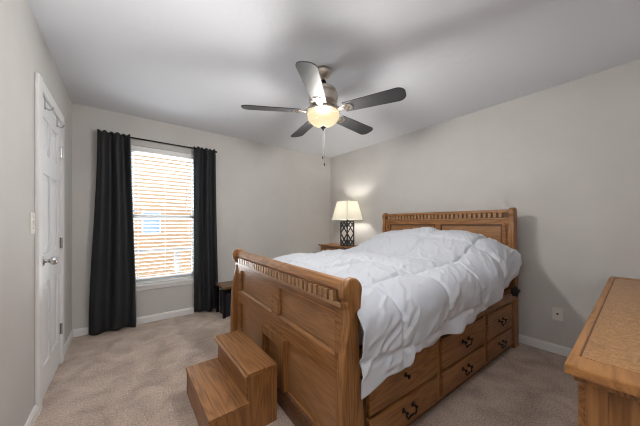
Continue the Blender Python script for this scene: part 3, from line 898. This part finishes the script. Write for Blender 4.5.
# ------------------------------------------------------------------ dresser at the right
DX0, DX1, DY_F, DY_B, DZ = 1.035, 3.050, 0.138, -0.395, 0.765
dr = tag(empty('dresser', ((DX0 + DX1) / 2, (DY_F + DY_B) / 2, 0)), 'long honey oak dresser with framed burl top at the right edge', 'dresser')
cx_, cy_ = (DX0 + DX1) / 2, (DY_F + DY_B) / 2
def D(x0, x1, ya, yb_, z0, z1): return box(x0 - cx_, x1 - cx_, ya - cy_, yb_ - cy_, z0, z1)
bw_ = 0.090
fw_ = 0.022
t_ = MB()
for args in ((DX0, DX0 + bw_, DY_B, DY_F), (DX1 - bw_, DX1, DY_B, DY_F)):
    t_.box(args[0] - cx_, args[1] - cx_, args[2] - cy_, args[3] - cy_, DZ - 0.030, DZ)
for (a, b) in ((DY_F - fw_, DY_F), (DY_B, DY_B + fw_)):
    t_.box(DX0 + bw_ - cx_, DX1 - bw_ - cx_, a - cy_, b - cy_, DZ - 0.030, DZ)
topo = t_.build('top_frame', oak('oak_top_frame', 'x', (0.42, 0.195, 0.060), (0.26, 0.105, 0.028)), dr, bevel=0.004)
D(DX0 + bw_ + 0.0055, DX1 - bw_ - 0.0055, DY_B + fw_ + 0.0045, DY_F - fw_ - 0.0045, DZ - 0.030, DZ - 0.001).build('burl_inset', M['oak_burl'], dr)
D(DX0 + bw_ - 0.001, DX1 - bw_ + 0.001, DY_B + fw_ - 0.001, DY_F - fw_ + 0.001, DZ - 0.032, DZ - 0.002).build('inlay_line', M['oak_dark'], dr)
D(DX0 + 0.022, DX1 - 0.022, DY_B + 0.01, DY_F - 0.016, DZ - 0.052, DZ - 0.030).build('cornice', M['oak_x'], dr, bevel=0.006)
bx_ = DX0 + 0.040
D(bx_ + 0.010, DX1 - 0.05, DY_B + 0.02, DY_F - 0.045, 0.05, DZ - 0.052).build('carcass', M['oak_z'], dr)
cs = MB()
for (a, b) in ((DY_F - 0.085, DY_F - 0.040), (DY_B + 0.02, DY_B + 0.065)):
    cs.box(bx_ - cx_, bx_ + 0.02 - cx_, a - cy_, b - cy_, 0.0, DZ - 0.052)
cs.box(bx_ - cx_, bx_ + 0.02 - cx_, DY_B + 0.065 - cy_, DY_F - 0.085 - cy_, 0.05, 0.13)
cs.build('end_stiles', M['oak_z'], dr, bevel=0.003)
D(bx_ + 0.004, DX1 - 0.04, DY_B + 0.03, DY_F - 0.05, 0.0, 0.06).build('plinth', M['oak_x'], dr)
nd = 3; dw = (DX1 - 0.06 - bx_ - 0.02) / nd
for i in range(nd):
    for z0, z1 in ((0.08, 0.285), (0.30, 0.50), (0.515, 0.695)):
        a = bx_ + 0.014 + i * dw
        do = D(a + 0.006, a + dw - 0.006, DY_F - 0.046, DY_F - 0.022, z0, z1).build('drawer', M['oak_x'], dr, bevel=0.006)
        xc, zc = a + dw / 2 - cx_, (z0 + z1) / 2
        h = MB()
        yf_ = DY_F - 0.022 - cy_
        for sx in (-0.042, 0.042):
            h.lathe([(0, -0.001), (0.014, 0.0), (0.013, 0.004), (0.006, 0.006), (0.005, 0.018), (0.008, 0.022), (0, 0.024)], (xc + sx, yf_, zc + 0.012), 12, 'y')
        h.tube([(xc - 0.042, yf_ + 0.02, zc + 0.012), (xc - 0.034, yf_ + 0.024, zc - 0.020), (xc + 0.034, yf_ + 0.024, zc - 0.020), (xc + 0.042, yf_ + 0.02, zc + 0.012)], 0.004, 8)
        h.build('handle', M['iron'], do)

# ------------------------------------------------------------------ ceiling fan
FC = Vector((1.287, 1.600, 0))
fan = tag(empty('ceiling_fan', (FC.x, FC.y, H)), 'five-blade charcoal and nickel ceiling fan with a glowing bowl light', 'ceiling fan')
zt = lambda z: z - H
MB().lathe([(0, 0), (0.066, 0), (0.070, -0.012), (0.066, -0.030), (0.050, -0.052), (0.026, -0.064), (0, -0.064)], (0, 0, 0), 40).build('canopy', M['nickel'], fan, smooth=True)
dr_ = MB().lathe([(0, -0.06), (0.0125, -0.06), (0.0125, -0.150), (0, -0.150)], (0, 0, 0), 20)
dr_.build('downrod', M['nickel'], fan, smooth=True)
MB().lathe([(0, -0.082), (0.020, -0.085), (0.026, -0.097), (0.020, -0.110), (0, -0.112)], (0, 0, 0), 20).build('hanger_ball', M['black_metal'], fan, smooth=True)
MB().lathe([(0, -0.140), (0.045, -0.142), (0.088, -0.152), (0.106, -0.168), (0.110, -0.182), (0.100, -0.186), (0.116, -0.194), (0.122, -0.212), (0.120, -0.235), (0.112, -0.250), (0.118, -0.258), (0.108, -0.276), (0.080, -0.292), (0.055, -0.302), (0, -0.304)], (0, 0, 0), 48).build('motor_housing', M['nickel'], fan, smooth=True)
MB().lathe([(0, -0.300), (0.050, -0.302), (0.058, -0.318), (0.075, -0.332), (0.132, -0.338), (0.140, -0.346), (0.132, -0.352), (0, -0.352)], (0, 0, 0), 44).build('light_fitter', M['nickel'], fan, smooth=True)
bp_ = [(0.0, -0.353), (0.130, -0.353), (0.133, -0.368), (0.127, -0.394), (0.113, -0.418), (0.088, -0.440), (0.055, -0.455), (0.018, -0.461), (0.0, -0.461)]
bw = MB().lathe(bp_, (0, 0, 0), 48, cap=False).build('bowl_shade', M['bowl'], fan, smooth=True)
MB().lathe([(0, -0.458), (0.022, -0.460), (0.024, -0.468), (0.014, -0.478), (0.006, -0.482), (0.008, -0.490), (0, -0.494)], (0, 0, 0), 24).build('bowl_finial', M['iron'], fan, smooth=True)

PH = 6.0
def blade():
    # blade along +x, slightly pitched; iron is a sub-part
    mb = MB()
    ol = []
    N = 14
    r0, r1, w0, w1 = 0.185, 0.650, 0.055, 0.070
    lower, upper = [], []
    cr = 0.055
    for k in range(N + 1):
        t = k / N; x = r0 + (r1 - cr - r0) * t
        lower.append((x, -(w0 + (w1 - w0) * t)))
    tip = []
    for k in range(1, 10):
        a = -90 + 90 * k / 9
        tip.append((r1 - cr + cr * cos(radians(a)), -(w1 - cr) + cr * sin(radians(a))))
    for k in range(0, 10):
        a = 90 * k / 9
        tip.append((r1 - cr + cr * cos(radians(a)), (w1 - cr) + cr * sin(radians(a))))
    upper = [(x, -y) for x, y in lower[::-1]][1:]
    pts = lower + tip + upper
    mb.prism(pts, -0.0035, 0.0035, 'z')
    pit = Matrix.Rotation(radians(-12), 4, 'X')
    for v in mb.bm.verts: v.co = pit @ v.co
    b = mb.build('blade', M['blade'], fan, bevel=0.0015)
    ib = MB()
    ib.prism([(0.095, -0.020), (0.150, -0.014), (0.200, -0.036), (0.245, -0.034), (0.255, 0.0), (0.245, 0.034), (0.200, 0.036), (0.150, 0.014), (0.095, 0.020)], -0.0085, -0.0038, 'z')
    for v in ib.bm.verts: v.co = pit @ v.co
    ib.tube([(0.085, 0, 0.060), (0.115, 0, 0.030), (0.150, 0, -0.004), (0.190, 0, -0.007)], 0.010, 10)
    ib.build('blade_iron', M['nickel'], b, bevel=0.002)
    sl_ = MB()
    sl_.lathe([(0, -0.011), (0.006, -0.011), (0.006, -0.008), (0, -0.008)], (0.225, 0.0, 0), 10)
    sl_.lathe([(0, -0.011), (0.006, -0.011), (0.006, -0.008), (0, -0.008)], (0.210, 0.022, 0), 10)
    sl_.lathe([(0, -0.011), (0.006, -0.011), (0.006, -0.008), (0, -0.008)], (0.210, -0.022, 0), 10)
    for v in sl_.bm.verts: v.co = pit @ v.co
    sl_.build('blade_screw', M['iron'], b)
    return b
b0 = blade()
b0.location = (0, 0, zt(2.098)); b0.rotation_euler = (0, 0, radians(PH))
for k in range(1, 5):
    bc = copy_tree(b0, fan)
    bc.location = (0, 0, zt(2.098)); bc.rotation_euler = (0, 0, radians(PH + 72 * k))
for (ax, ay, zb_) in ((0.085, 0.112, -0.665), (0.098, 0.104, -0.725)):
    pc = MB().tube([(ax * 0.8, ay * 0.8, -0.30), (ax, ay, -0.36), (ax, ay, zb_)], 0.0008, 6)
    po = pc.build('pull_chain', M['chain'], fan)
    MB().lathe([(0, 0.014), (0.004, 0.012), (0.0055, 0), (0.004, -0.014), (0, -0.016)], (ax, ay, zb_ - 0.012), 12).build('chain_pull', M['iron'], po, smooth=True)
fan_light = light('fan_bulb_light', 'POINT', (FC.x, FC.y, H - 0.415), 60, (1.0, 0.965, 0.91), shadow_soft_size=0.09)
